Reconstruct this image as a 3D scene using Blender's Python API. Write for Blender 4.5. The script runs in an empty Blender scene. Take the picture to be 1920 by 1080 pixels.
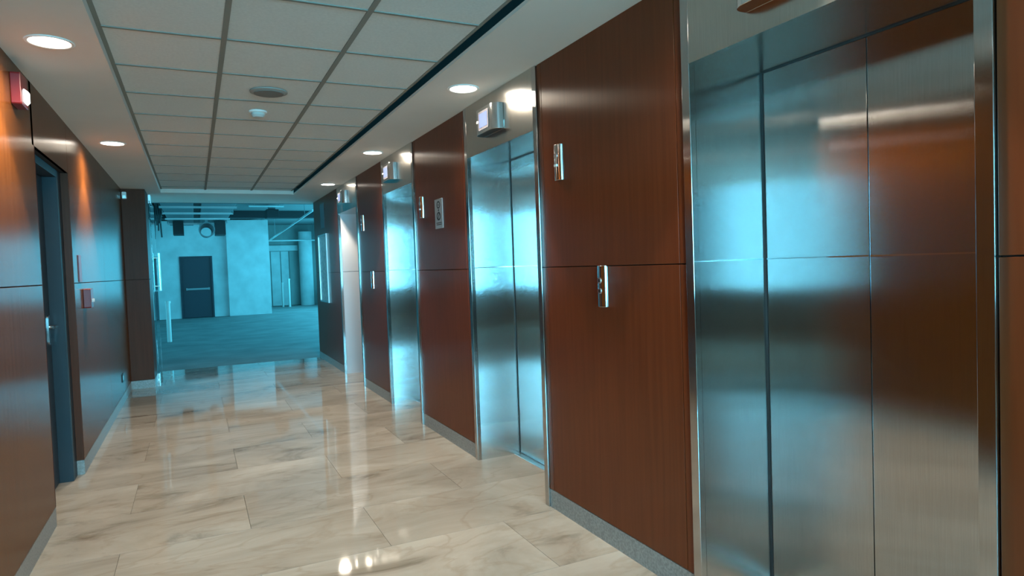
import bpy, bmesh, math, random
from mathutils import Vector, Matrix
random.seed(7)
C = bpy.context.scene.collection
SC = bpy.context.scene
PI = math.pi

# ------------------------------------------------------------------ camera
CAMH = 1.40
yaw, pitch, roll = math.radians(25.733), math.radians(-2.034), math.radians(-2.026)
fw = Vector((math.sin(yaw)*math.cos(pitch), math.cos(yaw)*math.cos(pitch), math.sin(pitch)))
rt = Vector((math.cos(yaw), -math.sin(yaw), 0.0))
up = rt.cross(fw)
r2 = math.cos(roll)*rt + math.sin(roll)*up
u2 = -math.sin(roll)*rt + math.cos(roll)*up
cam_data = bpy.data.cameras.new('camera')
cam = bpy.data.objects.new('camera', cam_data)
C.objects.link(cam)
cam.matrix_world = Matrix(((r2.x, u2.x, -fw.x, 0), (r2.y, u2.y, -fw.y, 0), (r2.z, u2.z, -fw.z, CAMH), (0, 0, 0, 1)))
cam_data.sensor_width = 36.0
cam_data.sensor_fit = 'HORIZONTAL'
cam_data.lens = 36.0*1232.0/1920.0
cam_data.clip_start = 0.05
SC.camera = cam

# ------------------------------------------------------------------ world, exposure
SC.view_settings.view_transform = 'Standard'
SC.view_settings.look = 'None'
SC.view_settings.exposure = 1.0
SC.view_settings.gamma = 1.0
SC.view_settings.use_curve_mapping = False
SKY = (0.065, 0.58, 0.85)
w = bpy.data.worlds.new('world'); SC.world = w; w.use_nodes = True
bgn = w.node_tree.nodes['Background']
bgn.inputs[0].default_value = (*SKY, 1); bgn.inputs[1].default_value = 1.0
SC.cycles.max_bounces = 10
SC.cycles.diffuse_bounces = 5
SC.cycles.glossy_bounces = 6
SC.cycles.sample_clamp_indirect = 6.0
SC.cycles.caustics_reflective = True
SC.cycles.blur_glossy = 0.0

def area(name, loc, direction, sx, sy, power, col):
    L = bpy.data.lights.new(name, 'AREA'); L.shape = 'RECTANGLE'; L.size = sx; L.size_y = sy
    L.energy = power; L.color = col
    o = bpy.data.objects.new(name, L); C.objects.link(o); o.location = loc
    d = Vector(direction); o.rotation_euler = d.to_track_quat('-Z', 'Y').to_euler()
    return o
# daylight through the lobby window behind the camera and the windows of the unfinished floor
area('daylight_lobby', (0.0, -5.35, 1.72), (0, 1, 0), 4.8, 1.70, 500, (0.16, 0.64, 0.90))
area('daylight_lobby_corner', (-5.2, -5.35, 1.72), (0, 1, 0), 1.0, 1.70, 7, (0.10, 0.58, 0.90))
area('daylight_east', (5.02, 19.5, 1.75), (-1, 0, 0), 15.0, 1.9, 410, SKY)
area('daylight_west', (-6.9, 17.0, 1.75), (1, 0, 0), 9.0, 1.9, 130, SKY)
WARM = (1.0, 0.87, 0.69)

# ------------------------------------------------------------------ materials
def mat(name, col, rough=0.5, metal=0.0, spec=0.5, emit=None, estr=0.0):
    m = bpy.data.materials.new(name); m.use_nodes = True
    b = m.node_tree.nodes['Principled BSDF']
    b.inputs['Base Color'].default_value = (*col, 1)
    b.inputs['Roughness'].default_value = rough
    b.inputs['Metallic'].default_value = metal
    b.inputs['Specular IOR Level'].default_value = spec
    if emit:
        b.inputs['Emission Color'].default_value = (*emit, 1); b.inputs['Emission Strength'].default_value = estr
    return m
def nn(m, t, **kw):
    n = m.node_tree.nodes.new(t)
    for k, v in kw.items():
        if k in n.inputs: n.inputs[k].default_value = v
        else: setattr(n, k, v)
    return n
def lk(m, a, b): m.node_tree.links.new(a, b)
def bsdf(m): return m.node_tree.nodes['Principled BSDF']
def noise_col(m, c1, c2, scale=(1, 1, 1), nscale=5.0, detail=5.0, lo=0.35, hi=0.65, rand=False, distort=0.0, bump=0.0):
    tc = nn(m, 'ShaderNodeTexCoord'); mp = nn(m, 'ShaderNodeMapping'); mp.inputs['Scale'].default_value = scale
    lk(m, tc.outputs['Object'], mp.inputs['Vector'])
    v = mp.outputs['Vector']
    if rand:
        oi = nn(m, 'ShaderNodeObjectInfo'); ml = nn(m, 'ShaderNodeMath', operation='MULTIPLY'); ml.inputs[1].default_value = 37.0
        lk(m, oi.outputs['Random'], ml.inputs[0])
        ad = nn(m, 'ShaderNodeVectorMath', operation='ADD'); lk(m, v, ad.inputs[0]); lk(m, ml.outputs[0], ad.inputs[1]); v = ad.outputs[0]
    n = nn(m, 'ShaderNodeTexNoise'); n.inputs['Scale'].default_value = nscale; n.inputs['Detail'].default_value = detail; n.inputs['Distortion'].default_value = distort
    lk(m, v, n.inputs['Vector'])
    r = nn(m, 'ShaderNodeValToRGB'); r.color_ramp.elements[0].position = lo; r.color_ramp.elements[1].position = hi
    r.color_ramp.elements[0].color = (*c1, 1); r.color_ramp.elements[1].color = (*c2, 1)
    lk(m, n.outputs['Fac'], r.inputs['Fac']); lk(m, r.outputs['Color'], bsdf(m).inputs['Base Color'])
    if bump:
        bp = nn(m, 'ShaderNodeBump'); bp.inputs['Strength'].default_value = bump; bp.inputs['Distance'].default_value = 0.002
        lk(m, n.outputs['Fac'], bp.inputs['Height']); lk(m, bp.outputs['Normal'], bsdf(m).inputs['Normal'])
    return v, n, r
def aniso(m, amount, spread=0.0, normal=None):
    # the grain runs vertically: highlights spread sideways along the sheet, and
    # the fine vertical scratches tilt the surface a little to either side
    g = nn(m, 'ShaderNodeNewGeometry'); cr = nn(m, 'ShaderNodeVectorMath', operation='CROSS_PRODUCT')
    cr.inputs[1].default_value = (0, 0, 1); lk(m, g.outputs['Normal'], cr.inputs[0])
    lk(m, cr.outputs[0], bsdf(m).inputs['Tangent']); bsdf(m).inputs['Anisotropic'].default_value = amount
    if spread:
        sc = nn(m, 'ShaderNodeVectorMath', operation='SCALE'); sc.inputs['Scale'].default_value = 9173.0; lk(m, g.outputs['Position'], sc.inputs[0])
        wn = nn(m, 'ShaderNodeTexWhiteNoise'); lk(m, sc.outputs[0], wn.inputs['Vector'])
        sp = nn(m, 'ShaderNodeSeparateColor'); lk(m, wn.outputs['Color'], sp.inputs[0])
        a = nn(m, 'ShaderNodeMath', operation='SUBTRACT'); lk(m, sp.outputs[0], a.inputs[0]); lk(m, sp.outputs[1], a.inputs[1])
        b = nn(m, 'ShaderNodeMath', operation='MULTIPLY'); lk(m, a.outputs[0], b.inputs[0]); b.inputs[1].default_value = spread
        t = nn(m, 'ShaderNodeVectorMath', operation='SCALE'); lk(m, cr.outputs[0], t.inputs[0]); lk(m, b.outputs[0], t.inputs['Scale'])
        ad = nn(m, 'ShaderNodeVectorMath', operation='ADD'); lk(m, normal if normal else g.outputs['Normal'], ad.inputs[0]); lk(m, t.outputs[0], ad.inputs[1])
        no = nn(m, 'ShaderNodeVectorMath', operation='NORMALIZE'); lk(m, ad.outputs[0], no.inputs[0]); lk(m, no.outputs[0], bsdf(m).inputs['Normal'])

def steel_mat(name, col, rough, an, bump=0.03, spread=0.0):
    m = mat(name, col, rough, 1.0)
    v, n, r = noise_col(m, tuple(c*0.93 for c in col), tuple(min(1, c*1.05) for c in col), (60, 60, 1.2), 6.0, 4.0, .3, .7)
    # slow waviness of the rolled sheet
    tc = nn(m, 'ShaderNodeTexCoord'); n2 = nn(m, 'ShaderNodeTexNoise'); n2.inputs['Scale'].default_value = 2.6; n2.inputs['Detail'].default_value = 0.5
    lk(m, tc.outputs['Object'], n2.inputs['Vector'])
    bp = nn(m, 'ShaderNodeBump'); bp.inputs['Strength'].default_value = bump; bp.inputs['Distance'].default_value = 0.05
    lk(m, n2.outputs['Fac'], bp.inputs['Height']); lk(m, bp.outputs['Normal'], bsdf(m).inputs['Normal'])
    aniso(m, an, spread, bp.outputs['Normal'])
    return m
STEEL = steel_mat('brushed_steel', (0.50, 0.49, 0.48), 0.105, 0.95, 0.010, 0.19)
JAMB = steel_mat('brushed_steel_reveal', (0.66, 0.66, 0.65), 0.11, 0.95, 0.008, 0.42)
TRANSOM = steel_mat('satin_steel', (0.56, 0.54, 0.50), 0.20, 0.0, 0.05)
CHROME = mat('chrome', (0.78, 0.78, 0.78), 0.12, 1.0)
BEZEL = mat('grey_bezel', (0.03, 0.03, 0.036), 0.6, 0, .2)
SATIN = mat('satin_metal', (0.6, 0.6, 0.6), 0.3, 1.0)
DARKGAP = mat('dark_joint', (0.012, 0.006, 0.004), 0.8)

def wood_mat(name, c1, c2, rough=0.33):
    m = mat(name, c1, rough, 0.0, 0.24)
    noise_col(m, c1, c2, (14, 14, 0.55), 3.0, 8.0, .3, .72, rand=True, distort=0.4, bump=0.01)
    aniso(m, 0.85, 0.10)
    return m
WOOD = wood_mat('red_brown_veneer', (0.122, 0.027, 0.0075), (0.155, 0.036, 0.0105), 0.28)
WOOD_SHADED = wood_mat('red_brown_veneer_shaded', (0.085, 0.026, 0.013), (0.105, 0.033, 0.017), 0.42)  # same wall veneer, shade of pillar and door reveals mixed into the colour
bsdf(WOOD_SHADED).inputs['Specular IOR Level'].default_value = 0.12
WOOD_L = wood_mat('red_brown_veneer_left', (0.140, 0.042, 0.0085), (0.178, 0.056, 0.0115), 0.25)

MARBLE = mat('polished_marble', (0.5, 0.45, 0.38), 0.045, 0.0, 0.5)
def marble(m):
    tc = nn(m, 'ShaderNodeTexCoord'); oi = nn(m, 'ShaderNodeObjectInfo')
    ml = nn(m, 'ShaderNodeMath', operation='MULTIPLY'); ml.inputs[1].default_value = 53.0; lk(m, oi.outputs['Random'], ml.inputs[0])
    mp = nn(m, 'ShaderNodeMapping'); mp.inputs['Rotation'].default_value = (0, 0, 0.5); mp.inputs['Scale'].default_value = (0.8, 1.9, 1)
    lk(m, tc.outputs['Object'], mp.inputs['Vector'])
    ad = nn(m, 'ShaderNodeVectorMath', operation='ADD'); lk(m, mp.outputs['Vector'], ad.inputs[0]); lk(m, ml.outputs[0], ad.inputs[1])
    n = nn(m, 'ShaderNodeTexNoise'); n.inputs['Scale'].default_value = 1.2; n.inputs['Detail'].default_value = 9; n.inputs['Roughness'].default_value = .62; n.inputs['Distortion'].default_value = 1.1
    lk(m, ad.outputs[0], n.inputs['Vector'])
    r = nn(m, 'ShaderNodeValToRGB'); e = r.color_ramp.elements
    e[0].position = .28; e[0].color = (0.15, 0.122, 0.092, 1); e[1].position = .66; e[1].color = (0.43, 0.392, 0.34, 1)
    x = e.new(.42); x.color = (0.33, 0.292, 0.245, 1)
    lk(m, n.outputs['Fac'], r.inputs['Fac'])
    n2 = nn(m, 'ShaderNodeTexNoise'); n2.inputs['Scale'].default_value = 1.3; n2.inputs['Detail'].default_value = 5; n2.inputs['Distortion'].default_value = 1.0
    lk(m, ad.outputs[0], n2.inputs['Vector'])
    v = nn(m, 'ShaderNodeValToRGB'); ve = v.color_ramp.elements
    ve[0].position = .475; ve[0].color = (0, 0, 0, 1); ve[1].position = .525; ve[1].color = (0, 0, 0, 1); y = ve.new(.5); y.color = (0.30, 0.30, 0.30, 1)
    lk(m, n2.outputs['Fac'], v.inputs['Fac'])
    mx = nn(m, 'ShaderNodeMixRGB'); mx.inputs['Color2'].default_value = (0.24, 0.18, 0.125, 1)
    lk(m, v.outputs['Color'], mx.inputs['Fac']); lk(m, r.outputs['Color'], mx.inputs['Color1'])
    # a slight shade difference from slab to slab
    hv = nn(m, 'ShaderNodeHueSaturation'); mr = nn(m, 'ShaderNodeMapRange'); mr.inputs['To Min'].default_value = .90; mr.inputs['To Max'].default_value = 1.08
    lk(m, oi.outputs['Random'], mr.inputs['Value']); lk(m, mr.outputs[0], hv.inputs['Value']); lk(m, mx.outputs['Color'], hv.inputs['Color'])
    lk(m, hv.outputs['Color'], bsdf(m).inputs['Base Color'])
marble(MARBLE)
GROUT = mat('grout', (0.20, 0.16, 0.125), 0.6)
GRANITE = mat('grey_granite', (0.2, 0.2, 0.2), 0.35)
noise_col(GRANITE, (0.19, 0.185, 0.175), (0.30, 0.295, 0.28), (1, 1, 1), 90, 3, .35, .65)
PLASTER = mat('soffit_paint', (0.50, 0.46, 0.42), 0.7)
noise_col(PLASTER, (0.67, 0.61, 0.545), (0.70, 0.64, 0.575), (1, 1, 1), 2.0, 3)
CEILTILE = mat('mineral_tile', (0.5, 0.5, 0.46), 0.9, 0, .2)
noise_col(CEILTILE, (0.60, 0.605, 0.57), (0.66, 0.665, 0.625), (1, 1, 1), 70, 4, .3, .7, rand=True, bump=0.15)
TEE = mat('tee_bar', (0.24, 0.23, 0.20), 0.9, 0, .1)
LOBBY = mat('lobby_wall', (0.30, 0.26, 0.23), 0.7)
SHELLDARK = mat('lobby_dark_wall', (0.05, 0.04, 0.04), 0.7)
CONCRETE = mat('raw_concrete_floor', (0.2, 0.2, 0.2), 0.75)
noise_col(CONCRETE, (0.17, 0.18, 0.18), (0.27, 0.28, 0.28), (1, 1, 1), 1.6, 9, .3, .7, bump=.2)
RAWWALL = mat('raw_white_wall', (0.6, 0.6, 0.6), 0.85)
noise_col(RAWWALL, (0.52, 0.54, 0.54), (0.66, 0.68, 0.68), (1, 1, 1), 2.4, 9, .3, .7)
BLOCKWALL = mat('drywall_panels', (0.3, 0.32, 0.31), 0.85)
noise_col(BLOCKWALL, (0.24, 0.27, 0.26), (0.36, 0.39, 0.38), (1, 1, .4), 2.0, 7, .3, .7)
SLAB = mat('concrete_slab_underside', (0.17, 0.18, 0.18), 0.85)
DUCT = mat('galvanised_duct', (0.20, 0.23, 0.24), 0.5, 0.4)
BLACK = mat('black_paint', (0.012, 0.014, 0.016), 0.5)
NAVY = mat('dark_door_paint', (0.016, 0.028, 0.042), 0.45)
DOORPAINT = mat('blue_grey_frame_paint', (0.011, 0.020, 0.030), 0.5)
WHITE = mat('white_plastic', (0.75, 0.75, 0.72), 0.4)
RED = mat('red_plastic', (0.20, 0.012, 0.014), 0.35)
LAMP = mat('lamp_diffuser', (1, 1, 1), 0.5, emit=(1.0, 0.90, 0.78), estr=7)
RING = mat('lamp_ring', (0.80, 0.77, 0.72), 0.4)
SCREEN = mat('screen', (0.01, 0.015, 0.04), 0.3, emit=(0.45, 0.55, 0.95), estr=0.35)
PLATE = mat('sign_plate', (0.42, 0.40, 0.39), 0.35, 0.3)
INK = mat('black_ink', (0.012, 0.012, 0.014), 0.5)
PAPER = mat('notice_paper', (0.42, 0.5, 0.5), 0.25)
noise_col(PAPER, (0.34, 0.42, 0.43), (0.52, 0.58, 0.58), (1, 6, 6), 3, 5, .35, .6)
GLASS = bpy.data.materials.new('clear_glass'); GLASS.use_nodes = True
_g = bsdf(GLASS); _g.inputs['Transmission Weight'].default_value = 1.0; _g.inputs['Roughness'].default_value = 0.0
_g.inputs['Base Color'].default_value = (0.80, 0.93, 0.93, 1); _g.inputs['IOR'].default_value = 1.45
STROBE = mat('strobe_lens', (0.9, 0.9, 0.9), 0.15, emit=(1, 1, 1), estr=1.6)

# ------------------------------------------------------------------ helpers
def box(bm, x0, x1, y0, y1, z0, z1):
    v = [bm.verts.new(p) for p in ((x0,y0,z0),(x1,y0,z0),(x1,y1,z0),(x0,y1,z0),(x0,y0,z1),(x1,y0,z1),(x1,y1,z1),(x0,y1,z1))]
    for f in ((3,2,1,0),(4,5,6,7),(0,1,5,4),(1,2,6,5),(2,3,7,6),(3,0,4,7)): bm.faces.new([v[i] for i in f])
def BX(*a):
    bm = bmesh.new(); box(bm, *a); return bm
def prism(bm, pts, axis, a0, a1):
    """extrude a 2D outline along an axis; pts are (u,v) in the two other axes in x,y,z order"""
    def P(u, v, a): return {'x': (a, u, v), 'y': (u, a, v), 'z': (u, v, a)}[axis]
    A = [bm.verts.new(P(u, v, a0)) for u, v in pts]; B = [bm.verts.new(P(u, v, a1)) for u, v in pts]
    n = len(pts); bm.faces.new(A[::-1]); bm.faces.new(B)
    for i in range(n): bm.faces.new((A[i], A[(i+1) % n], B[(i+1) % n], B[i]))
    bmesh.ops.recalc_face_normals(bm, faces=bm.faces)
def rrect(u0, u1, v0, v1, r, n=6):
    pts = []
    for cx, cy, a in ((u1-r, v0+r, -PI/2), (u1-r, v1-r, 0), (u0+r, v1-r, PI/2), (u0+r, v0+r, PI)):
        for i in range(n+1):
            t = a + PI/2*i/n; pts.append((cx+r*math.cos(t), cy+r*math.sin(t)))
    return pts
def circ(cu, cv, r, n=32): return [(cu+r*math.cos(2*PI*i/n), cv+r*math.sin(2*PI*i/n)) for i in range(n)]
def tube(bm, p0, p1, r, n=12, r1=None):
    p0, p1 = Vector(p0), Vector(p1); d = (p1-p0).normalized()
    a = d.orthogonal().normalized(); b = d.cross(a); r1 = r if r1 is None else r1
    A = [bm.verts.new(p0+(a*math.cos(2*PI*i/n)+b*math.sin(2*PI*i/n))*r) for i in range(n)]
    B = [bm.verts.new(p1+(a*math.cos(2*PI*i/n)+b*math.sin(2*PI*i/n))*r1) for i in range(n)]
    bm.faces.new(A[::-1]); bm.faces.new(B)
    for i in range(n): bm.faces.new((A[i], A[(i+1) % n], B[(i+1) % n], B[i]))
def lathe(bm, prof, c, n=40, axis='z'):
    rings = []
    for r, h in prof:
        ring = []
        for i in range(n):
            a = 2*PI*i/n; u, v = r*math.cos(a), r*math.sin(a)
            ring.append(bm.verts.new((c[0]+u, c[1]+v, c[2]+h) if axis == 'z' else (c[0]+h, c[1]+u, c[2]+v)))
        rings.append(ring)
    for a, b in zip(rings, rings[1:]):
        for i in range(n): bm.faces.new((a[i], a[(i+1) % n], b[(i+1) % n], b[i]))
    bm.faces.new(rings[0][::-1]); bm.faces.new(rings[-1])
    bmesh.ops.recalc_face_normals(bm, faces=bm.faces)
def obj(name, bm, m, parent=None, bevel=0.0, smooth=False, origin=None):
    me = bpy.data.meshes.new(name)
    if origin is not None:
        bmesh.ops.translate(bm, verts=bm.verts, vec=-Vector(origin))
    bm.to_mesh(me); bm.free(); me.materials.append(m)
    o = bpy.data.objects.new(name, me); C.objects.link(o)
    if origin is not None: o.location = origin
    if smooth:
        for p in me.polygons: p.use_smooth = True
        me.set_sharp_from_angle(angle=math.radians(35))
    if bevel:
        b = o.modifiers.new('bevel', 'BEVEL'); b.width = bevel; b.segments = 2; b.limit_method = 'ANGLE'; b.angle_limit = math.radians(40)
    if parent:
        o.parent = parent
        o.location = Vector(o.location) - world_loc(parent)
    return o
def world_loc(o):
    v = Vector(o.location)
    while o.parent: o = o.parent; v = v + Vector(o.location)
    return v
def struct(name, bm, m, parent=None, **k):
    o = obj(name, bm, m, parent, **k)
    if not parent: o['kind'] = 'structure'
    return o
def empty(name, loc):
    o = bpy.data.objects.new(name, None); C.objects.link(o); o.location = loc; o.empty_display_size = .1; return o
def thing(name, label, cat, loc, group=None):
    return tag(empty(name, loc), label, cat, group)
def tag(o, label, cat, group=None):
    o['label'] = label; o['category'] = cat
    if group: o['group'] = group
    return o

# ------------------------------------------------------------------ layout
RX, LX = 1.786, -0.777
ZC, ZT = 2.516, 2.565          # soffit underside, tile underside
ZJ = 1.378                     # horizontal joint of the veneer
YE = 11.02                     # end of the finished corridor
ZD = 2.16
DOORS = [(0.985, 2.025), (3.335, 4.345), (5.665, 6.645), (7.90, 8.985)]
DEPTH = [0.372, 0.325, 0.30, 0.30]

# ---- floor
floor = struct('floor', BX(LX-.2, 2.6, -1.2, YE, -0.16, -0.012), GROUT)
TL, TW = 1.24, 0.62
_tile_cache = {}
def slab_tile(x0, x1, y0, y1):
    g = 0.0010; w_, d_ = round(x1-x0, 4), round(y1-y0, 4); k = (w_, d_)
    if k not in _tile_cache:
        bm = bmesh.new(); prism(bm, [(g, g), (w_-g, g), (w_-g, d_-g), (g, d_-g)], 'z', -0.012, 0)
        me = bpy.data.meshes.new('tile')
        bm.to_mesh(me); bm.free(); me.materials.append(MARBLE); _tile_cache[k] = me
    o = bpy.data.objects.new('tile', _tile_cache[k]); C.objects.link(o); o.parent = floor; o.location = (x0, y0, 0)
row0 = 3.235
for k in range(-7, 13):
    y0, y1 = row0+k*TW, row0+(k+1)*TW
    y1 = min(y1, YE)
    if y1-y0 < .02: continue
    off = 0.832 if k % 2 == 0 else 0.215
    xs = [off+TL*j for j in range(-3, 4)]
    edges = [LX-.2] + [x for x in xs if LX-.2+.02 < x < 2.2-.02] + [2.2]
    for a, b in zip(edges, edges[1:]): slab_tile(a, b, y0, y1)
struct('floor', BX(-7.0, 4.0, -6.0, -1.2, -0.16, 0.0), MARBLE)
cf = struct('floor', BX(-7.0, 5.2, YE, 30.4, -0.16, -0.004), CONCRETE)

# ---- ceiling
ceiling = struct('ceiling', BX(LX-.2, 2.6, -1.2, YE+.15, ZC+.25, ZC+.35), SLAB)
SLI, SRI = -0.352, 1.335
struct('soffit', BX(LX-.2, SLI, -1.2, YE+.15, ZC, ZC+.25), PLASTER, ceiling)
struct('soffit', BX(SRI, 2.6, -1.2, YE+.15, ZC, ZC+.018), PLASTER, ceiling)
struct('soffit', BX(SLI, SRI, 9.86, YE+.15, ZC, ZC+.25), PLASTER, ceiling)
T1, T2 = 0.187, 0.770
cols = [(SLI, T1), (T1, T2), (T2, 1.31)]
yl = [2.967-.602*4+.602*i for i in range(16)]
yl = [y for y in yl if y < 9.8]
ys = [-1.2] + yl + [9.86]
_cc = {}
for a, b in cols:
    for c, d in zip(ys, ys[1:]):
        k = (round(b-a, 3), round(d-c, 3))
        if k not in _cc:
            bm = bmesh.new(); g = .008
            prism(bm, [(g, g), (k[0]-g, g), (k[0]-g, k[1]-g), (g, k[1]-g)], 'z', 0.0, 0.015)
            me = bpy.data.meshes.new('ceiling_tile'); bm.to_mesh(me); bm.free(); me.materials.append(CEILTILE); _cc[k] = me
        o = bpy.data.objects.new('ceiling_tile', _cc[k]); C.objects.link(o); o.parent = ceiling; o.location = (a, c, ZT+.002)
for x in (T1, T2): struct('main_tee', BX(x-.0125, x+.0125, -1.2, 9.86, ZT-.004, ZT+.03), TEE, ceiling)
for (a, b) in ((SLI, SLI+.02), (1.31-.012, 1.31+.004)): struct('edge_angle', BX(a, b, -1.2, 9.86, ZT-.002, ZT+.02), TEE, ceiling)
for a, b in cols:
    for y in yl: struct('cross_tee', BX(a+.012, b-.012, y-.009, y+.009, ZT-.0025, ZT+.02), TEE, ceiling)

# ---- veneered walls: dark core, panels as parts
def veneer(parent, side, y0, y1, m, strips=True, z_lo=0.105, z_hi=ZC, joint=True):
    """panels on one stretch of wall; side = +1 right wall, -1 left wall"""
    g = .0022; t = .018
    X0, X1 = (RX, RX+t) if side > 0 else (LX-t, LX)
    e = [y0]
    if strips: e += [y0+.05, y1-.045]
    e += [y1]
    zs = [(z_lo, ZJ), (ZJ, z_hi)] if joint else [(z_lo, z_hi)]
    for a, b in zip(e, e[1:]):
        for c, d in zs:
            obj('wood_panel', BX(X0, X1, a+g, b-g, c+g, d-(g if d < z_hi else 0)), m, parent, bevel=.0012, origin=((X0+X1)/2, (a+b)/2, (c+d)/2))
XB = RX+.0185
core = bmesh.new()
segs_r = [(-0.3, DOORS[0][0]-.045)]
for i in range(3): segs_r.append((DOORS[i][1]+.045, DOORS[i+1][0]-.045))
segs_r.append((DOORS[3][1]+.045, YE))
for a, b in DOORS: box(core, RX+.42, XB+.6, a-.045, b+.045, 0, ZC)
struct('wall_shaft', core, DARKGAP)
for i, (a, b) in enumerate(segs_r):
    wall_right = struct('wall_right', BX(XB, XB+.6, a, b, 0, ZC), DARKGAP)
    veneer(wall_right, 1, a, b, WOOD, strips=(i > 0 and i < 4) )
    struct('baseboard_right', BX(RX-.001, XB+.03, a+.001, b-.001, 0, .103), GRANITE)
# end face of the right wall
obj('wood_panel', BX(XB, XB+.6, YE, YE+.018, .105, ZC), WOOD, wall_right)

core = bmesh.new(); XLB = LX-.0185
DL0, DL1 = 4.50, 5.60
box(core, XLB-.3, XLB, -0.3, DL0, 0, ZC); box(core, XLB-.3, XLB, DL1, 9.5, 0, ZC); box(core, XLB-.3, XLB, DL0, DL1, ZD+.004, ZC)
wall_left = struct('wall_left', core, DARKGAP)
for a, b in ((-.3, 1.6), (1.6, 3.2), (3.2, DL0)): veneer(wall_left, -1, a, b, WOOD_L, strips=False)
for a, b in ((DL1, 7.4), (7.4, 9.5)): veneer(wall_left, -1, a, b, WOOD_L, strips=False)
obj('wood_panel', BX(LX-.018, LX, DL0-.05+.002, DL0, ZD+.002, ZC), WOOD_L, wall_left)
obj('wood_panel', BX(LX-.018, LX, DL0+.002, DL1-.002, ZD+.002, ZC), WOOD_L, wall_left)
obj('reveal', BX(XLB-.07, LX, DL1-.014, DL1-.0005, .105, ZD), WOOD_SHADED, wall_left)
obj('reveal', BX(XLB-.07, LX, DL0+.0005, DL0+.014, .105, ZD), WOOD_SHADED, wall_left)
struct('baseboard_left', BX(XLB, LX+.001, -.3, DL0-.001, 0, .103), GRANITE)
struct('baseboard_left', BX(XLB-.05, LX+.001, DL1-.016, 9.5, 0, .103), GRANITE)
# pillar that closes the left wall
pc = bmesh.new(); box(pc, LX-.3, -.535, 9.52, 10.1, 0, ZC)
pillar = struct('wall_back', pc, DARKGAP)
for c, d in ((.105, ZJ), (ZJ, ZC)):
    obj('wood_panel', BX(LX+.0, -.517, 9.50, 9.52, c+.002, d-.002), WOOD_SHADED, pillar, bevel=.001, origin=(-.65, 9.51, (c+d)/2))
    obj('wood_panel', BX(-.535, -.517, 9.521, 10.1, c+.002, d-.002), WOOD_SHADED, pillar, bevel=.001, origin=(-.526, 9.8, (c+d)/2))
obj('plinth', BX(LX, -.512, 9.494, 9.52, 0, .103), GRANITE, pillar)
obj('plinth', BX(-.535, -.512, 9.52, 10.1, 0, .103), GRANITE, pillar)

# ---- door in the left wall
door1 = empty('door_1', (LX-.14, 4.95, 0)); door1['kind'] = 'structure'
LXD = LX-.128
fr = bmesh.new()
box(fr, LXD-.05, LX-.045, 5.43, DL1-.016, 0, ZD-.0); box(fr, LXD-.05, LX-.045, DL0+.016, DL0+.07, 0, ZD); box(fr, LXD-.05, LX-.045, DL0+.07, 5.43, ZD-.05, ZD)
obj('door_frame', fr, DOORPAINT, door1, bevel=.002)
lf = obj('door_leaf', BX(LXD-.045, LXD, DL0+.072, 5.428, .006, ZD-.052), NAVY, door1, bevel=.002)
hd = bmesh.new()
prism(hd, rrect(5.325, 5.375, .97, 1.17, .02), 'x', LXD, LXD+.008)
tube(hd, (LXD+.008, 5.35, 1.09), (LXD+.055, 5.35, 1.09), .010)
tube(hd, (LXD+.050, 5.36, 1.09), (LXD+.050, 5.235, 1.09), .009)
obj('door_handle', hd, CHROME, lf, smooth=True)
struct('trim_1', BX(LXD-.3, LXD-.05, DL0, DL1, 0, ZD), DARKGAP)

# ------------------------------------------------------------------ elevators
PALE = mat('pale_satin_cladding', (0.60, 0.60, 0.63), 0.35, 0.25)
def elevator(i, label):
    y0, y1 = DOORS[i]; dp = RX+DEPTH[i]; F = RX-.011
    jm = (STEEL, JAMB, JAMB, PALE)[i]
    t = thing('elevator', label, 'elevator', (RX, (y0+y1)/2, 0), 'elevators along the right wall')
    # side trims run from floor to ceiling, their returns go back to the doors
    for a, b, nm in ((y0-.0445, y0, 'side_trim'), (y1, y1+.0445, 'side_trim')):
        obj(nm, BX(F, XB, a, b, 0, ZC-.002), STEEL, t, bevel=.002)
    obj('door_jamb', BX(XB, dp, y1, y1+.02, 0, ZD), jm, t)
    obj('door_jamb', BX(XB, dp, y0-.02, y0, 0, ZD), jm, t)
    bead = bmesh.new(); box(bead, F+.004, dp, y1-.0012, y1, ZJ+.006, ZJ+.011)
    obj('bead', bead, CHROME, t)
    obj('transom', BX(F+.001, XB, y0, y1, ZD, ZC-.002), TRANSOM, t)
    obj('header', BX(XB, dp, y0, y1, ZD, ZD+.01), TRANSOM, t)
    mid = (y0+y1)/2 + .045
    gp = bmesh.new(); box(gp, dp-.0015, dp+.001, y1-.009, y1, .008, ZD); box(gp, dp-.0015, dp+.001, y0, y1-.009, ZD-.006, ZD)
    obj('door_gap', gp, BLACK, t)
    for a, b in ((y0-.02, mid-.0015), (mid+.0015, y1+.02)):
        d = obj('door_leaf', BX(dp+.002, dp+.03, a, b, .008, ZD+.02), STEEL, t, bevel=.0015)
        obj('bead', BX(dp+.0005, dp+.002, max(a, y0)+.002, min(b, y1)-.002, ZJ+.006, ZJ+.011), CHROME, d)
    obj('threshold', BX(dp-.045, dp+.03, y0, y1, 0, .006), SATIN, t, bevel=.001)
    return t
elevator(0, 'brushed steel elevator nearest the camera, both door leaves in full view')
elevator(1, 'steel elevator second from the camera, left of the tall panel with two button plates')
elevator(2, 'steel elevator third from the camera, left of the small grey pictogram sign')
elevator(3, 'farthest steel elevator with a pale grey jamb, beside the framed notice board')
# shaft walls behind the doors
sh = bmesh.new(); box(sh, 2.42, 2.6, -.6, YE, 0, ZC); struct('trim_2', sh, DARKGAP)

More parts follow.
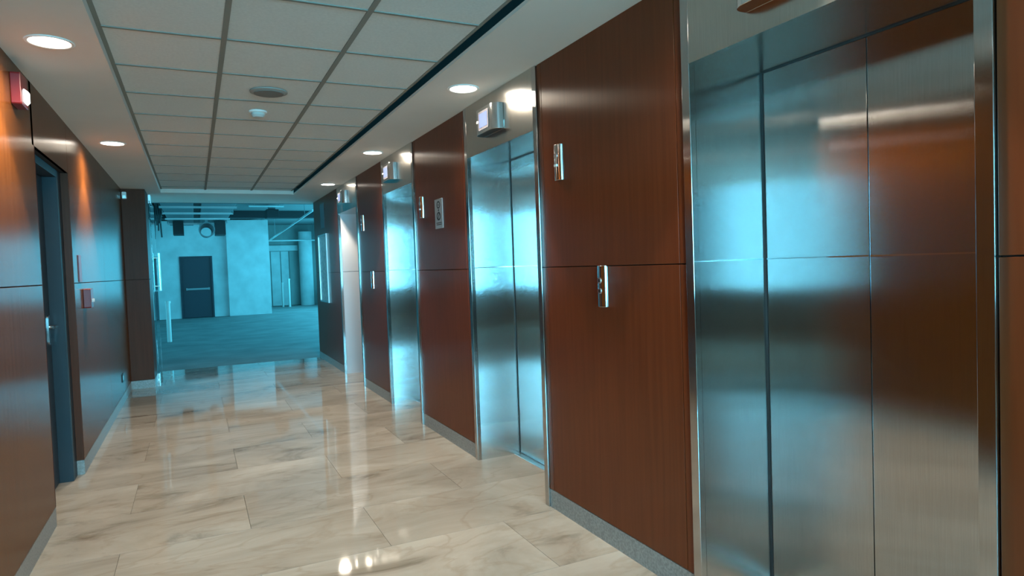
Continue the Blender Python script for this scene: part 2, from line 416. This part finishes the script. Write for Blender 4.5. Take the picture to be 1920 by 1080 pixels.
# ---- position indicators above the elevators
def lantern(yc, label, first=None):
    t = thing('floor_indicator', label, 'indicator', (RX-.012, yc, 2.33), 'floor indicators above the elevators')
    z0, z1 = 2.250, 2.412; X = RX-.0105; w2 = .155; bm = bmesh.new()
    pts = [(X, yc-w2)]
    for i in range(9):
        a = i/8*PI/2; pts.append((X-.020-.048*math.sin(a), yc-w2+.052*(1-math.cos(a))))
    pts = [(X, yc-w2)] + [(X-.022-.046*math.sin(k/8*PI/2), yc-w2+.055*(1-math.cos(k/8*PI/2))) for k in range(9)]
    pts += [(2*0+p[0], 2*yc-p[1]) for p in reversed(pts)]
    prism(bm, pts, 'z', z0, z1)
    obj('housing', bm, CHROME, t, smooth=True, bevel=.002)
    XF = X-.068
    s = bmesh.new(); prism(s, rrect(yc-.080, yc+.080, z0+.022, z1-.022, .012), 'x', XF-.003, XF)
    sc_ = obj('bezel', s, BEZEL, t, smooth=True)
    obj('screen', BX(XF-.0042, XF-.003, yc-.062, yc+.062, z0+.038, z1-.036), SCREEN, sc_)
    b = bmesh.new(); tube(b, (XF-.008, yc+.105-.015, z0+.08), (XF, yc+.105-.015, z0+.08), .008)
    obj('sensor', b, WHITE, t)
    return t
lantern(1.575, 'chrome floor indicator above the nearest elevator, cut off by the photo edge')
lantern(3.875, 'chrome floor indicator with a bluish screen above the second elevator from the camera')
lantern(6.26, 'chrome floor indicator above the third elevator from the camera')
lantern(8.52, 'brightly glinting chrome floor indicator above the farthest elevator')

# ---- upper call plates and lower call plates
def plate(name, yc, zc, h, w_, label, grp, kind):
    t = thing(name, label, 'button panel', (RX, yc, zc), grp)
    bm = bmesh.new(); d = .026
    pts = [(RX-.0005, yc-w_/2)] + [(RX-d*math.sin(PI*k/12)**.6, yc-w_/2*math.cos(PI*k/12)) for k in range(1, 12)] + [(RX-.0005, yc+w_/2)]
    prism(bm, pts, 'z', zc-h/2, zc+h/2)
    bd = obj('housing', bm, CHROME, t, smooth=True, bevel=.0015)
    X = RX-d
    if kind == 'up':
        b = bmesh.new(); tube(b, (X-.003, yc, zc+.035), (X+.002, yc, zc+.035), .016, 20); obj('button', b, SATIN, t, smooth=True)
        obj('key_slot', BX(X-.006, X+.002, yc-.012, yc+.012, zc-.022, zc-.010), WHITE, t)
    else:
        for dz in (.028, -.022):
            b = bmesh.new(); tube(b, (X-.003, yc, zc+dz), (X+.002, yc, zc+dz), .014, 20); bt = obj('button', b, SATIN, t, smooth=True)
            r = bmesh.new(); prism(r, circ(yc, zc+dz, .0085, 20), 'x', X-.0038, X-.003); obj('button_dot', r, INK, bt)
    return t
plate('card_reader', 3.06, 1.935, .19, .075, 'chrome upper button plate high on the tall panel between the nearest two elevators', 'upper button plates', 'up')
plate('call_button_panel', 2.675, 1.28, .20, .07, 'chrome call plate with two buttons across the joint of the large nearest panel', 'lower call plates', 'lo')
plate('card_reader', 5.41, 1.915, .18, .07, 'chrome upper button plate just right of the third elevator, beside the pictogram sign', 'upper button plates', 'up')
plate('card_reader', 7.60, 1.94, .18, .07, 'chrome upper button plate high on the wood between the third and farthest elevators', 'upper button plates', 'up')
plate('call_button_panel', 7.24, 1.285, .19, .07, 'chrome call plate low on the wood between the third and farthest elevators', 'lower call plates', 'lo')

# ---- pictogram sign
t = thing('pictogram_sign', 'grey rectangular sign with two stacked black ring pictograms beside the third elevator', 'sign', (RX, 4.995, 1.83))
ys0, ys1, zs0, zs1 = 4.905, 5.085, 1.71, 1.945
pl = obj('plate', BX(RX-.006, RX-.0005, ys0, ys1, zs0, zs1), PLATE, t, bevel=.001)
def ring_x(bm, yc, zc, r0, r1, x0, x1, n=28, sy=1.0):
    A = []
    for x in (x0, x1):
        for r in (r0, r1): A.append([bm.verts.new((x, yc+sy*r*math.cos(2*PI*i/n), zc+r*math.sin(2*PI*i/n))) for i in range(n)])
    for i in range(n):
        j = (i+1) % n
        bm.faces.new((A[0][i], A[1][i], A[1][j], A[0][j])); bm.faces.new((A[2][i], A[2][j], A[3][j], A[3][i]))
        bm.faces.new((A[0][i], A[0][j], A[2][j], A[2][i])); bm.faces.new((A[1][i], A[3][i], A[3][j], A[1][j]))
XI0, XI1 = RX-.0068, RX-.006
cy = (ys0+ys1)/2
bm = bmesh.new(); ring_x(bm, cy, 1.898, .020, .030, XI0, XI1, sy=1.35); prism(bm, circ(cy, 1.897, .008, 12), 'x', XI0, XI1); obj('pictogram', bm, INK, t)
bm = bmesh.new(); ring_x(bm, cy, 1.808, .022, .034, XI0, XI1, sy=1.35); prism(bm, [(cy-.030, 1.833), (cy-.022, 1.840), (cy+.030, 1.783), (cy+.022, 1.776)], 'x', XI0, XI1); obj('pictogram', bm, INK, t)
bm = bmesh.new(); prism(bm, [(cy-.014, 1.855), (cy, 1.867), (cy+.014, 1.855), (cy, 1.845)], 'x', XI0, XI1); obj('pictogram', bm, INK, t)
bm = bmesh.new()
for z in (1.752, 1.738):
    yy = ys0+.03
    while yy < ys1-.035:
        wd = random.uniform(.008, .018); box(bm, XI0, XI1, yy, yy+wd, z, z+.006); yy += wd+.004
o_ = obj('caption', bm, INK, t)

# ---- framed notice board and faint plate on the last panel
t = thing('notice_board', 'pale framed notice board behind glass on the last wood panel beyond the farthest elevator', 'notice board', (RX, 10.4, 1.45))
nb0, nb1 = 9.93, 10.62
fb = bmesh.new()
for a in ((nb0, nb1, .93, .955), (nb0, nb1, 1.935, 1.96), (nb0, nb0+.03, .955, 1.935), (nb1-.03, nb1, .955, 1.935)): box(fb, RX-.02, RX-.0005, *a)
obj('frame', fb, SATIN, t, bevel=.001)
obj('paper', BX(RX-.010, RX-.0005, nb0+.03, nb1-.03, .955, 1.935), PAPER, t)
t = tag(obj('wall_plate', BX(RX-.006, RX-.0005, 10.05, 10.38, 2.05, 2.42), mat('dull_plate', (0.10, 0.07, 0.08), .3), bevel=.001, origin=(RX, 10.2, 2.2)), 'dull dark plate on the wood above the framed notice board', 'plate')

# ------------------------------------------------------------------ downlights
def downlight(x, y, label, power=44.0, z=None):
    ZC = z or 2.516
    t = thing('downlight', label, 'ceiling light', (x, y, ZC), 'round downlights in the soffits')
    bm = bmesh.new()
    prof = [(.088, 0), (.100, -.0005), (.101, -.003), (.097, -.006), (.086, -.006), (.083, -.003), (.083, 0)]
    rings = [[bm.verts.new((x+r*math.cos(2*PI*i/40), y+r*math.sin(2*PI*i/40), ZC+h)) for i in range(40)] for r, h in prof]
    for a, b in zip(rings, rings[1:]):
        for i in range(40): bm.faces.new((a[i], a[(i+1) % 40], b[(i+1) % 40], b[i]))
    bmesh.ops.recalc_face_normals(bm, faces=bm.faces)
    obj('trim_ring', bm, RING, t, smooth=True)
    bm = bmesh.new(); prism(bm, circ(x, y, .083, 40), 'z', ZC-.0030, ZC-.0006)
    obj('diffuser', bm, LAMP, t)
    L = bpy.data.lights.new('downlight_lamp', 'SPOT'); L.energy = power; L.color = WARM
    L.spot_size = math.radians(78); L.spot_blend = 0.15; L.shadow_soft_size = 0.05
    lo = bpy.data.objects.new('downlight_lamp', L); C.objects.link(lo); lo.parent = t; lo.location = (0, 0, -.02)
    L = bpy.data.lights.new('downlight_spill', 'SPOT'); L.energy = power*.62; L.color = WARM
    L.spot_size = math.radians(168); L.spot_blend = 0.8; L.shadow_soft_size = 0.06
    lo = bpy.data.objects.new('downlight_spill', L); C.objects.link(lo); lo.parent = t; lo.location = (0, 0, -.025)
downlight(-.557, 3.72, 'large lit downlight at the upper left, nearest in the left soffit')
downlight(-.557, 6.33, 'lit downlight farther along the left soffit, above the end of the dark door recess')
downlight(1.575, 3.87, 'lit downlight in the right soffit just left of the second elevator')
downlight(1.585, 6.25, 'middle one of the three lit downlights in the right soffit')
downlight(1.60, 8.66, 'farthest and smallest lit downlight, before the last elevator')
# lamps of the same rows that stand behind or above the frame
downlight(1.575, 1.48, 'downlight above the nearest elevator, outside the photo')
downlight(-.557, 1.10, 'downlight of the left soffit beside the camera, outside the photo')

# ---- ceiling speaker, smoke detector
bm = bmesh.new(); lathe(bm, [(.115, 0), (.115, -.006), (.10, -.012), (.0, -.013)][:3], (.485, 4.50, ZT-.0005)); 
t = thing('ceiling_speaker', 'flat grey round speaker grille flush in the tiled ceiling', 'speaker', (.485, 4.50, ZT))
obj('rim', bm, mat('speaker_rim', (.28, .26, .23), .6), t, smooth=True)
bm = bmesh.new(); lathe(bm, [(.092, -.0125), (.090, -.0155), (.05, -.017)], (.485, 4.50, ZT-.0005)); obj('grille', bm, mat('speaker_grille', (.17, .16, .145), .7), t, smooth=True)
t = thing('smoke_detector', 'small pale smoke detector hanging from the tiled ceiling beyond the speaker', 'smoke detector', (.465, 5.06, ZT))
bm = bmesh.new(); lathe(bm, [(.062, 0), (.062, -.010), (.055, -.014)], (.465, 5.06, ZT-.0005)); obj('base', bm, RING, t, smooth=True)
bm = bmesh.new(); lathe(bm, [(.046, -.014), (.046, -.030), (.034, -.044), (.012, -.047)], (.465, 5.06, ZT-.0005)); obj('chamber', bm, mat('dull_white', (.5, .48, .44), .8, 0, .1), t, smooth=True)

# ---- left wall: strobe, pull station, red sign, sensor, socket
t = thing('fire_alarm_strobe', 'red fire alarm horn with a glowing white strobe high on the left wall', 'fire alarm', (LX, 4.10, 2.35))
bm = bmesh.new(); prism(bm, rrect(4.02, 4.17, 2.285, 2.445, .012), 'x', LX+.0005, LX+.045); obj('housing', bm, RED, t, bevel=.004)
bm = bmesh.new(); prism(bm, [(4.075, 2.305), (4.150, 2.305), (4.150, 2.375), (4.075, 2.375)], 'x', LX+.045, LX+.060)
for v in bm.verts:
    if v.co.x > LX+.05: v.co.y = 4.112+(v.co.y-4.112)*.6; v.co.z = 2.34+(v.co.z-2.34)*.7
obj('strobe_lens', bm, STROBE, t)
t = thing('fire_pull_station', 'small red fire alarm pull box on the left wall below the panel joint', 'fire alarm', (LX, 6.05, 1.25))
bm = bmesh.new(); prism(bm, rrect(5.98, 6.12, 1.18, 1.33, .01), 'x', LX+.0005, LX+.05); obj('box', bm, RED, t, bevel=.003)
bm = bmesh.new(); box(bm, LX+.05, LX+.062, 6.01, 6.09, 1.225, 1.25); obj('pull_bar', bm, WHITE, t, bevel=.002)
t = tag(obj('fire_sign', BX(LX+.0005, LX+.008, 5.70+.1, 5.90+.02, 1.385, 1.585), mat('dull_red_sign', (.25, .03, .035), .4), bevel=.001, origin=(LX, 5.86, 1.48)), 'narrow dull red sign on the left wall above the red pull box', 'sign')
t = thing('motion_sensor', 'tiny white sensor at the top corner of the wooden pillar', 'sensor', (-.74, 9.50, 2.43))
bm = bmesh.new(); prism(bm, rrect(-.765, -.715, 2.385, 2.475, .012), 'y', 9.455, 9.4995); obj('housing', bm, WHITE, t, bevel=.004)
bm = bmesh.new(); prism(bm, rrect(-.757, -.723, 2.395, 2.43, .008), 'y', 9.450, 9.455); obj('lens', bm, SATIN, t)
t = thing('wall_socket', 'small dark socket low on the left wall near the pillar', 'socket', (LX, 8.45, .30))
bm = bmesh.new(); prism(bm, rrect(8.38, 8.52, .25, .34, .008), 'x', LX+.0005, LX+.012); obj('cover', bm, BLACK, t, bevel=.002)
bm = bmesh.new(); box(bm, LX+.012, LX+.0135, 8.42, 8.48, .27, .32); obj('outlet', bm, SATIN, t)

# ---- glass leaf at the end of the corridor, standing open against the pillar
t = thing('glass_door', 'open frameless glass door leaf at the corridor end beside the wooden pillar', 'glass door', (-.50, 10.6, 0))
obj('pane', BX(-.508, -.496, 10.14, 11.05, .012, 2.44), GLASS, t, bevel=.001)
obj('patch_fitting', BX(-.518, -.486, 10.14, 10.30, 0.0, .09), SATIN, t, bevel=.002)
obj('patch_fitting', BX(-.518, -.486, 10.14, 10.30, 2.40, ZC), SATIN, t, bevel=.002)
bm = bmesh.new(); tube(bm, (-.455, 10.88, 1.20), (-.455, 10.88, 1.75), .013); tube(bm, (-.496, 10.88, 1.27), (-.455, 10.88, 1.27), .008); tube(bm, (-.496, 10.88, 1.68), (-.455, 10.88, 1.68), .008)
obj('pull_handle', bm, CHROME, t, smooth=True)

# ------------------------------------------------------------------ lobby behind the camera (plain shell with its window)
wl = bmesh.new()
box(wl, -7.2, 4.2, -5.6, -5.4, 0, .87); box(wl, -7.2, 4.2, -5.6, -5.4, 2.57, 2.80)
box(wl, 2.45, 4.2, -5.6, -5.4, .87, 2.57); box(wl, -7.2, -5.75, -5.6, -5.4, .87, 2.57); box(wl, -4.7, -2.45, -5.6, -5.4, .87, 2.57)
struct('wall_front', wl, LOBBY)
fr = bmesh.new()
for x in (-5.75, -4.75, -2.45, -.05, 2.40): box(fr, x, x+.05, -5.5, -5.44, .87, 2.57)
wn = struct('window_1', fr, SATIN)
for a, a2 in ((-5.70, -4.76), (-2.40, -.06), (0.0, 2.39)): obj('pane', BX(a, a2, -5.49, -5.48, .87, 2.57), GLASS, wn)
struct('wall_lobby', BX(-7.2, -7.0, -5.4, -.6, 0, 2.8), LOBBY)
struct('wall_lobby', BX(-7.0, LX-.3, -.4, -.3, 0, 2.8), SHELLDARK)
struct('wall_lobby', BX(4.0, 4.2, -5.4, -.6, 0, 2.8), LOBBY)
struct('wall_lobby', BX(RX, 4.0, -.4, -.3, 0, 2.8), SHELLDARK)
struct('ceiling', BX(-7.2, 4.2, -5.6, -1.2, 2.60, 2.75), PLASTER)
struct('ceiling', BX(-7.2, LX-.2, -1.2, -.6, 2.60, 2.75), PLASTER)
struct('ceiling', BX(2.6, 4.2, -1.2, -.6, 2.60, 2.75), PLASTER)

for x in (-4.6, -1.4, 1.6):  # unseen lamps added over the lobby as warm fill for the corridor
    for y in (-4.0, -2.0):
        downlight(x, y, 'added fill downlight in the %s row of the unseen lobby ceiling behind the camera, %s' % ('rear' if y < -3 else 'front', {-4.6: 'far side', -1.4: 'middle', 1.6: 'elevator side'}[x]), power=22.0, z=2.6)
# ------------------------------------------------------------------ unfinished floor beyond the corridor
CH = 3.42
struct('ceiling', BX(-7.2, 5.3, YE+.15, 30.4, CH, CH+.2), SLAB)
struct('ceiling', BX(-7.2, 5.3, YE+.15, YE+.25, ZC+.0, CH), SLAB)
struct('wall_partition', BX(-7.2, LX-.3, YE-.2, YE+.15, 0, CH), RAWWALL)
struct('wall_partition', BX(2.6, 5.3, YE-.2, YE+.15, 0, CH), RAWWALL)
# back wall with the dark exit door
bw = bmesh.new()
box(bw, -1.12, -.43, 24.3, 24.5, 0, 3.22); box(bw, .56, 1.02, 24.3, 24.5, 0, 3.22); box(bw, -.43, .56, 24.3, 24.5, 2.05, 3.22)
struct('wall_rear', bw, RAWWALL)
struct('wall_rear', BX(1.02, 2.36, 24.12, 24.5, 0, 3.24), RAWWALL)
struct('wall_rear', BX(-7.2, -1.12, 26.2, 26.4, 0, CH), BLOCKWALL)
struct('wall_rear', BX(-1.32, -1.12, 24.3, 26.2, 0, 3.3), RAWWALL)
struct('wall_rear', BX(2.2, 2.36, 24.5, 29.3, 0, 3.3), BLOCKWALL)
d2 = empty('door_2', (.06, 24.35, 0)); d2['kind'] = 'structure'
fr = bmesh.new(); box(fr, -.43, -.38, 24.27, 24.4, 0, 2.05); box(fr, .51, .56, 24.27, 24.4, 0, 2.05); box(fr, -.38, .51, 24.27, 24.4, 2.0, 2.05)
obj('door_frame', fr, NAVY, d2)
lf = obj('door_leaf', BX(-.378, .508, 24.33, 24.38, .01, 1.998), NAVY, d2)
hb = bmesh.new(); box(hb, -.27, .45, 24.26, 24.30, .93, .99); box(hb, -.27, -.22, 24.30, 24.33, .92, 1.0); box(hb, .40, .45, 24.30, 24.33, .92, 1.0)
obj('push_bar', hb, mat('dull_metal', (.30, .31, .32), .6, .3), lf)
# deeper bay on the right: drywall sheets, doors and a column
bay = struct('wall_bay', BX(2.2, 4.95, 29.3, 29.5, 0, CH), BLOCKWALL)
for a, b in ((2.40, 2.88), (2.92, 3.28), (3.32, 3.62), (3.66, 4.0)):
    obj('drywall_sheet', BX(a, b, 29.26, 29.299, .02, 2.3), BLOCKWALL if int(a*50) % 2 else RAWWALL, bay)
obj('lintel', BX(2.36, 4.0, 29.15, 29.3, 2.32, 2.55), RAWWALL, bay)
bm = bmesh.new(); prism(bm, circ(4.28, 28.9, .27, 28), 'z', 0, 3.1)
tag(obj('column', bm, RAWWALL, smooth=True, origin=(4.28, 28.9, 0)), 'pale round column at the far right beside the bright window edge', 'column')
# window bands east and west: sill wall, head wall, mullions; sky seen between
def band(name, x0, x1, n0, y0, y1, ny):
    b = bmesh.new(); box(b, x0, x1, y0, y1, 0, .75); box(b, x0, x1, y0, y1, 2.75, CH); struct(name, b, RAWWALL)
    f = bmesh.new()
    for i in range(ny+1):
        y = y0+(y1-y0-.08)*i/ny; box(f, (x0+x1)/2-.04, (x0+x1)/2+.04, y, y+.08, .75, 2.75)
    return struct(n0, f, SATIN)
band('wall_east', 5.1, 5.3, 'window_2', YE+.15, 30.4, 8)
band('wall_west', -7.2, -7.0, 'window_3', YE+.15, 26.2, 6)
struct('wall_rear', BX(4.95, 5.1, 29.6, 30.4, 0, CH), RAWWALL)
struct('wall_rear', BX(-1.12, 2.2, 26.2, 26.4, 0, CH), BLOCKWALL)

# ---- services under the slab
t = thing('air_duct', 'wide ribbed duct bundle with a round ringed end under the slab above the dark door', 'duct', (.15, 17, 2.9))
obj('duct_body', BX(-.62, .05, 14.2, 23.6, 3.02, 3.38), DUCT, t, bevel=.01)
obj('duct_body', BX(.22, .95, 14.2, 23.6, 3.02, 3.38), DUCT, t, bevel=.01)
obj('shadow_gap', BX(.05, .22, 14.3, 23.5, 3.10, 3.35), BLACK, t)
for k, y in enumerate((14.2, 15.5, 17.0, 18.7, 20.5, 22.4)):
    obj('flange', BX(-.66, .99, y, y+.07, 2.975, 3.02), mat('flange_metal', (.5, .55, .55), .4, .5) if k == 0 else bpy.data.materials['flange_metal'], t)
for x in (-.64, .97):
    for y in (14.6, 18.5, 22.0):
        bm = bmesh.new(); tube(bm, (x, y, 2.98), (x, y, CH), .012, 8); obj('hanger_rod', bm, DUCT, t)
obj('end_cap', BX(-.50, -.22, 21.5, 22.2, 2.62, 3.0), BLACK, t)
obj('end_cap', BX(.62, .90, 21.3, 22.2, 2.60, 3.0), BLACK, t)
for k in range(6):
    r = .215-.008*k; bm = bmesh.new()
    n = 24; y = 20.6+k*.22
    A = [[bm.verts.new((.38+rr*math.cos(2*PI*i/n), yy, 2.70+rr*math.sin(2*PI*i/n))) for i in range(n)] for rr, yy in ((r-.03, y), (r, y), (r, y+.12), (r-.03, y+.2))]
    for a, b in zip(A, A[1:]):
        for i in range(n): bm.faces.new((a[i], a[(i+1) % n], b[(i+1) % n], b[i]))
    obj('duct_ring', bm, DUCT, t, smooth=True)
obj('hanger_strap', BX(.34, .42, 20.9, 20.95, 2.90, 3.021), DUCT, t)
def bar(name, label, cat, a, b, r, m, n=10, grp=None):
    t = thing(name, label, cat, a, grp)
    bm = bmesh.new(); tube(bm, a, b, r, n); obj('pipe', bm, m, t, smooth=True)
    for k in (.15, .85):
        p = Vector(a).lerp(Vector(b), k); bm = bmesh.new(); tube(bm, p, (p.x, p.y, CH), .007, 8); obj('hanger_rod', bm, DUCT, t)
    return t
bar('sprinkler_pipe', 'pale slanting pipe under the slab at the far right', 'pipe', (2.55, 25.5, 2.62), (3.0, 18.6, 3.08), .03, RAWWALL)
bar('sprinkler_pipe', 'thin level pipe above the deep bay on the far right', 'pipe', (2.4, 28.4, 2.72), (4.9, 28.4, 2.72), .03, RAWWALL)
bar('sprinkler_pipe', 'short pale pipe under the slab left of the hanging dark box', 'pipe', (1.4, 19.0, 3.22), (2.3, 19.0, 3.22), .025, RAWWALL)
tag(obj('slab_beam', BX(1.05, 5.1, 22.6, 23.0, 3.19, CH), BLACK, origin=(3, 22.8, 3.5)), 'dark beam running right from the duct above the pale wall block', 'beam')
tag(obj('slab_beam', BX(-7.0, -.66, 22.6, 23.0, 3.17, CH), BLACK, origin=(-3, 22.8, 3.5)), 'dark beam running left from the duct above the exit door wall', 'beam')
t = thing('equipment_box', 'dark box hanging under the slab beside the pale wall block', 'box', (2.15, 20.65, 3.1))
obj('casing', BX(1.98, 2.32, 20.4, 20.9, 3.02, 3.27), BLACK, t, bevel=.01)
obj('bracket', BX(2.05, 2.25, 20.6, 20.7, 3.27, CH), DUCT, t)
t = thing('cable_bundle', 'dark cables and brackets dangling under the slab at the far left', 'cables', (-1.0, 20, 3.0))
for k in range(9):
    x = -1.01+.035*k; bm = bmesh.new(); z = random.uniform(2.3, 3.0); y = 20+random.uniform(-1, 1)
    p = [Vector((x, y, CH-.02)), Vector((x+random.uniform(-.03, .03), y, (z+CH)/2)), Vector((x+random.uniform(-.03, .03), y, z))]
    tube(bm, p[0], p[1], .022, 8); tube(bm, p[1], p[2], .020, 8); obj('cable', bm, BLACK, t)
obj('bracket', BX(-1.04, -.70, 20.2, 20.5, 3.05, 3.35), BLACK, t)
# ---- pipe stubs standing on the bare floor
def stub(x, y, h, r, label):
    t = thing('pipe_stub', label, 'pipe', (x, y, 0), 'pipe stubs standing on the bare floor')
    bm = bmesh.new(); tube(bm, (x, y, 0), (x, y, h), r, 14); obj('pipe', bm, WHITE, t, smooth=True)
    bm = bmesh.new(); tube(bm, (x, y, h), (x, y, h+.05), r*1.25, 14); obj('cap', bm, WHITE, t, smooth=True)
stub(-.545, 15.9, .83, .045, 'white pipe stub on the bare floor near the glass door leaf')
stub(3.22, 28.3, .95, .035, 'shorter left one of two white pipe stubs before the far bay')
stub(3.44, 28.0, 1.10, .045, 'taller right one of two white pipe stubs before the far bay')
